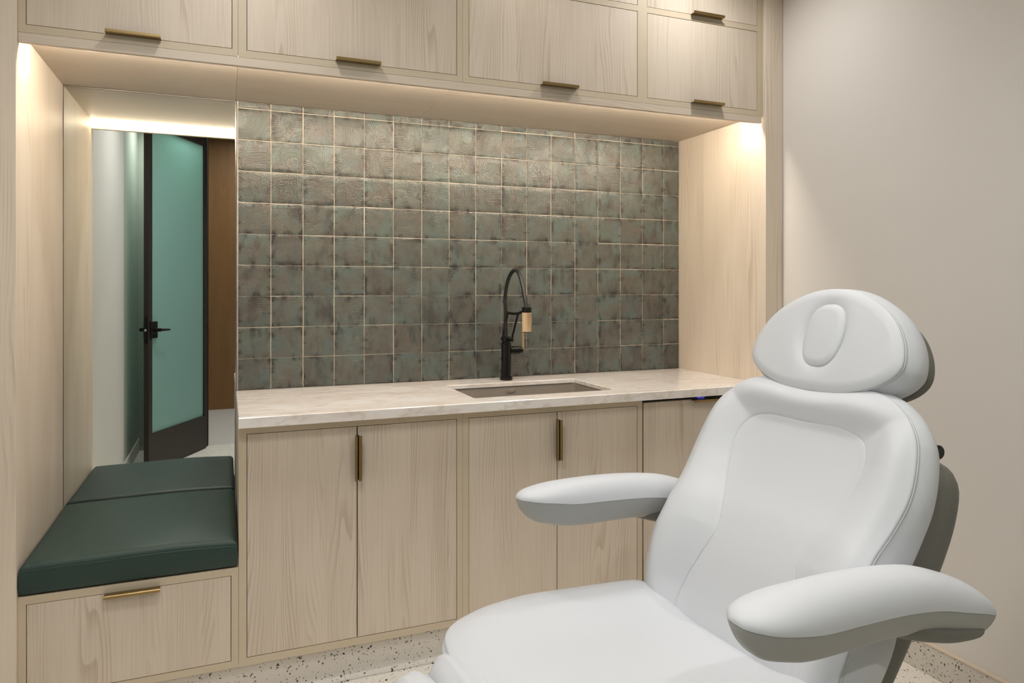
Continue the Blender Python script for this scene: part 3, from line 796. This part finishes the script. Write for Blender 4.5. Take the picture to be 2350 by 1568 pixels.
# --- headrest
hph = math.radians(22); TH = (-math.sin(hph), math.cos(hph)); NH = (math.cos(hph), math.sin(hph))
PH = (-.607, 1.240)
ho = sym([(0, -.130), (.07, -.128), (.125, -.114), (.167, -.094), (.191, -.070), (.196, -.046), (.186, -.006), (.158, .038), (.114, .073), (.058, .098), (0, .106)])
def hhead(w, t):
    e = ((w + .002) / .058) ** 2 + ((t + .004) / .080) ** 2
    dish = -(.012 + .11 * max(0, w)) * math.exp(-max(0, e - .75) * 2.6)
    return .010 * (1 - (w / .21) ** 2) * (1 - (t / .15) ** 2) + dish
hd = pad('headrest', ho, hhead, PH, TH, NH, .076, M['vinyl'], CH, bulge=.014, edge=.02, roll=.005, N=240)
# the removable face plug
pl = sym([(0, -.070), (.026, -.066), (.042, -.046), (.049, -.008), (.048, .028), (.038, .054), (.021, .067), (0, .070)])
PP = (PH[0] - .004 * TH[0] + .000 * NH[0], PH[1] - .004 * TH[1] + .000 * NH[1])
pad('face_plug', pl, lambda w, t: .004 * (1 - (w / .05) ** 2) * (1 - (t / .08) ** 2) + .0055 - .09 * w, PP, TH, NH, .010, M['vinyl'], hd, bulge=.001, edge=.012, roll=.003, N=120, seam=False)
b = BM()
A_, Ro, cen = closed_curve(ho, 140)
def hr(s, h):
    out = []
    for k in range(140):
        w, t = Ro[k] * s * math.cos(A_[k]), cen[1] + Ro[k] * s * math.sin(A_[k]); out.append(b.verts.new(LC(PH[0] + t * TH[0] + h * NH[0], w, PH[1] + t * TH[1] + h * NH[1])))
    return out
R_ = [hr(1.04, -.091), hr(1.05, -.095), hr(1.03, -.116), hr(.97, -.123), hr(.2, -.125)]
for a, c in zip(R_, R_[1:]):
    for k in range(140): b.faces.new((a[k], a[(k + 1) % 140], c[(k + 1) % 140], c[k]))
b.faces.new(R_[0][::-1]); b.faces.new(R_[-1])
x = fin(b, 'headrest_plate', M['grey_shell'], hd, True); x['label'] = 'grey plate behind the headrest'
b = BM()
for s in (-1, 1):
    p0 = np.array(PB) + .36 * np.array(TB) - .115 * np.array(NB); p1 = np.array(PH) - .06 * np.array(TH) - .104 * np.array(NH)
    tube(b, [LC(p0[0], s * .05, p0[1]), LC(p1[0], s * .05, p1[1]), LC(p1[0] + .10 * TH[0], s * .05, p1[1] + .10 * TH[1])], .007, 12)
fin(b, 'headrest_bars', M['steel'], CH, True)

# --- seat
sp = math.radians(-3.5)   # rises to the front
TS = (math.cos(sp), -math.sin(sp)); NS = (math.sin(sp), math.cos(sp))
PSt = (-.33, .600)
so = sym([(0, -.020), (.18, -.020), (.275, -.016), (.306, .02), (.315, .10), (.318, .24), (.320, .36), (.316, .45), (.296, .515), (.250, .550), (.16, .566), (.08, .570), (0, .571)])
def hseat(w, t):
    return .029 * ss(abs(w), .10, .27) * (1 - .6 * ss(t, .3, .5)) - .020 * ss(t, .42, .60) - .010 * (1 - ss(t, -.02, .05)) + .002
st_ = pad('seat', so, hseat, PSt, TS, NS, .050, M['vinyl'], CH, bulge=.006, edge=.07, roll=.016, seam=False)
# --- leg rest pads folded below the seat front
def legpad(name, P, ang, L_, hw, th):
    a = math.radians(ang); Tv = (math.cos(a), math.sin(a)); Nv = (-math.sin(a), math.cos(a))
    oo = sym([(0, 0), (hw * .7, 0), (hw * .95, .02), (hw, .07), (hw, L_ - .07), (hw * .95, L_ - .02), (hw * .7, L_), (0, L_)])
    return pad(name, oo, lambda w, t: .008 * (1 - (w / hw) ** 2), P, Tv, Nv, th, M['vinyl'], CH, bulge=.010, edge=.04, roll=.020, seam=False, N=200)
legpad('leg_pad', (.266, .609), -80, .38, .246, .055)
legpad('leg_pad', (.348, .588), -76, .40, .246, .062)

# --- armrests: a boat-shaped pad swept along a bowed line
def arm(side):
    w0 = .345 * side
    # a, z seam height, half width, dome height, keel depth
    K = [(.006, .850, .0, .0, .0), (.003, .8502, .016, .008, .014), (-.010, .850, .032, .017, .034), (-.035, .847, .045, .026, .052), (-.075, .842, .052, .036, .060), (-.13, .834, .053, .046, .064), (-.22, .829, .052, .050, .064), (-.32, .822, .051, .050, .060), (-.41, .809, .050, .050, .060),
         (-.485, .790, .049, .046, .062), (-.538, .776, .047, .038, .060), (-.578, .763, .042, .028, .050), (-.600, .755, .032, .017, .034), (-.611, .751, .016, .008, .018), (-.615, .750, .0, .0, .0)]
    C_ = cr(K, 6); bu, bl = BM(), BM(); ru, rl = [], []
    n = 36
    for c in C_:
        a, z, hw, up, dn = [float(v) for v in c]; hw = max(hw, .0004); up = max(up, .0003); dn = max(dn, .0003)
        up_r, lo_r = [], []
        for k in range(n + 1):
            th = math.pi * k / n; cs, sn = math.cos(th), math.sin(th)
            up_r.append(bu.verts.new(LC(a, w0 + hw * math.copysign(abs(cs) ** .80, cs), z + up * sn ** .9 - .13 * max(0, cs * side) * hw)))
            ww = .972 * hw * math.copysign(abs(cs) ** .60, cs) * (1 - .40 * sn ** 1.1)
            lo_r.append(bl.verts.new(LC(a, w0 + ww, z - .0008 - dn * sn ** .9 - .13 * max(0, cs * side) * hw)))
        # close each half with a flat joint face a hair inside
        ru.append(up_r); rl.append(lo_r)
    for bb, rings in ((bu, ru), (bl, rl)):
        for p, q in zip(rings, rings[1:]):
            for k in range(n + 1): bb.faces.new((p[k], p[(k + 1) % (n + 1)], q[(k + 1) % (n + 1)], q[k]))
        bb.faces.new(rings[0][::-1]); bb.faces.new(rings[-1])
    A = fin(bu, 'armrest', M['vinyl'], CH, True)
    x = fin(bl, 'underside', M['vinyl_shaded'], A, True); x['label'] = 'armrest underside with its shade painted in as grey'
    # bracket under the rear half, reaching the back shell
    b = BM(); pts = []
    prof = cr([(-.34, .772, .018), (-.39, .756, .034), (-.46, .738, .040), (-.52, .728, .038), (-.565, .722, .030), (-.585, .724, .014)], 5)
    rr = []
    for a, z, r in prof:
        ring = [b.verts.new(LC(float(a), w0 + float(r) * 1.05 * math.cos(2 * math.pi * k / 24), float(z) + .022 * math.sin(2 * math.pi * k / 24) + .006)) for k in range(24)]
        rr.append(ring)
    for p, q in zip(rr, rr[1:]):
        for k in range(24): b.faces.new((p[k], p[(k + 1) % 24], q[(k + 1) % 24], q[k]))
    b.faces.new(rr[0][::-1]); b.faces.new(rr[-1])
    tube(b, [LC(-.50, w0, .735), LC(-.50, w0 - side * .06, .730), LC(-.50, w0 - side * .12, .725)], .016, 14)
    x = fin(b, 'arm_bracket', M['grey_shell'], A, True)
arm(1); arm(-1)

# --- base under the chair
b = BM()
bx(b, *sorted((-.40, .18)), -.20, .20, .47, .515, .012); fin(b, 'seat_frame', M['white_plastic'], CH, True)
b = BM(); bx(b, -.24, .06, -.13, .13, .10, .47, .02, 3); fin(b, 'lift_column', M['white_plastic'], CH, True)
b = BM(); bx(b, -.46, .32, -.24, .24, 0.0, .10, .03, 4); fin(b, 'base', M['white_plastic'], CH, True)

# ------------------------------------------------------------------ door behind the camera, seen in the mirror
lead = Vector((-.593, -2.731, 0)); hinge = Vector((-.215, -3.474, 0))
dv = (lead - hinge); Ld = dv.length; ang = math.atan2(dv.y, dv.x)
D = bpy.data.objects.new('door_1', None); COL.objects.link(D); D.location = (hinge.x, hinge.y, FLOOR); D.rotation_euler = (0, 0, ang); D['kind'] = 'structure'
b = BM(); TH_ = .040; z0, z1 = .008, 2.70
bx(b, 0, .042, -TH_ / 2, TH_ / 2, z0, z1, .002); bx(b, Ld - .045, Ld, -TH_ / 2, TH_ / 2, z0, z1, .002)
bx(b, .042, Ld - .045, -TH_ / 2, TH_ / 2, z0, z0 + .275, .002); bx(b, .042, Ld - .045, -TH_ / 2, TH_ / 2, z1 - .12, z1, .002)
fin(b, 'door_frame', M['bronze'], D)
b = BM(); bx(b, .042, Ld - .045, -.006, .006, z0 + .275, z1 - .12); fin(b, 'door_glass', M['frost'], D)
zh = 1.031 - FLOOR
b = BM()
for s in (-1, 1):
    yy = s * TH_ / 2
    bx(b, Ld - .098, Ld - .012, yy, yy + s * .010, zh - .062, zh + .062, .002)
    cyl(b, (Ld - .055, yy + (.010 if s > 0 else -.062), zh), .013, .052, 'y', n=20)
    tube(b, [(Ld - .055, yy + s * .055, zh), (Ld - .09, yy + s * .058, zh - .001), (Ld - .175, yy + s * .058, zh - .004)], [.011, .010, .007], 12)
fin(b, 'door_handle', M['black'], D, True)
b = BM(); bx(b, Ld - .001, Ld + .003, -.012, .012, zh - .10, zh + .10, .0005); fin(b, 'latch_plate', M['black'], D, True)
b = BM(); cyl(b, (Ld + .0032, 0, zh), .010, .012, 'x', n=20, bev=.003); fin(b, 'latch_bolt', M['steel'], D, True)
b = BM()
bx(b, -.215, -.19, YC - .14, YC + .02, FLOOR, 2.745); bx(b, .71, .735, YC - .14, YC + .02, FLOOR, 2.745); bx(b, -.19, .71, YC - .14, YC + .02, 2.72, 2.745)
struct(b, 'trim_2', M['bronze'])

# ------------------------------------------------------------------ ceiling downlights
def downlight(x, y, w, label, size=.055, spread=150, col=(1, .985, .965), z=CEIL, group='recessed ceiling downlights'):
    T = empty('downlight', (x, y, z), label, 'light', group)
    b = BM(); 
    n = 40
    r0 = [b.verts.new((.062 * math.cos(2 * math.pi * k / n), .062 * math.sin(2 * math.pi * k / n), -.0005)) for k in range(n)]
    r1 = [b.verts.new((.060 * math.cos(2 * math.pi * k / n), .060 * math.sin(2 * math.pi * k / n), -.004)) for k in range(n)]
    r2 = [b.verts.new((.048 * math.cos(2 * math.pi * k / n), .048 * math.sin(2 * math.pi * k / n), -.003)) for k in range(n)]
    for p, q in ((r0, r1), (r1, r2)):
        for k in range(n): b.faces.new((p[k], p[(k + 1) % n], q[(k + 1) % n], q[k]))
    fin(b, 'trim_ring', M['ceil'], T, True)
    b = BM(); cyl(b, (0, 0, -.0025), .047, .002, n=40); fin(b, 'lens', M['lampface'], T, True)
    L = bpy.data.lights.new('downlight_lamp', 'AREA'); L.shape = 'DISK'; L.size = size * 2; L.energy = w; L.color = col; L.spread = math.radians(spread)
    lo = bpy.data.objects.new('lamp', L); COL.objects.link(lo); lo.parent = T; lo.location = (0, 0, -.006)
    return T
downlight(1.74, -.95, 4.6, 'recessed downlight nearest the right wall above the cabinets')
downlight(1.02, -.98, 2.0, 'recessed downlight above the middle of the cabinets')
downlight(.02, -.98, 3.8, 'recessed downlight above the left part of the cabinets')
downlight(1.10, -2.30, 7, 'recessed downlight above the treatment chair', size=.17)
downlight(-.15, -1.95, 12.5, 'recessed downlight near the left wall between bench and door', size=.17)
downlight(1.75, -2.9, 1.5, 'recessed downlight in the corner behind the chair')
downlight(-.44, -3.2, 8, 'added unseen fill lamp behind the open door', size=.15)  # made-up lamp, added to brighten the recess and glass seen in the mirror
downlight(0.3, -4.5, 24, 'recessed downlight in the corridor', z=3.3)

# dim ambient from the rest of the building
wd = bpy.data.worlds.new('world'); S.world = wd; wd.use_nodes = True
wd.node_tree.nodes['Background'].inputs[0].default_value = (.9, .85, .78, 1); wd.node_tree.nodes['Background'].inputs[1].default_value = .05

# ------------------------------------------------------------------ camera
cam = bpy.data.cameras.new('camera'); co = bpy.data.objects.new('camera', cam); COL.objects.link(co)
co.location = (-.045, -3.1323, 1.344); co.rotation_euler = (math.pi / 2, 0, -.3845)
cam.sensor_fit = 'HORIZONTAL'; cam.sensor_width = 36; cam.lens = 1621.52 / 2350 * 36
cam.shift_y = -(784 - 661.27) / 2350; cam.clip_start = .02
S.camera = co

S.view_settings.view_transform = 'Standard'; S.view_settings.look = 'None'; S.view_settings.gamma = 1; S.view_settings.use_curve_mapping = False
S.view_settings.exposure = -0.06
try:
    S.cycles.use_denoising = True; S.cycles.max_bounces = 8; S.cycles.diffuse_bounces = 4; S.cycles.glossy_bounces = 4; S.cycles.use_adaptive_sampling = True; S.cycles.adaptive_threshold = .05; S.cycles.adaptive_min_samples = 12
    S.cycles.sample_clamp_indirect = 6; S.cycles.caustics_reflective = False; S.cycles.caustics_refractive = False
except Exception: pass
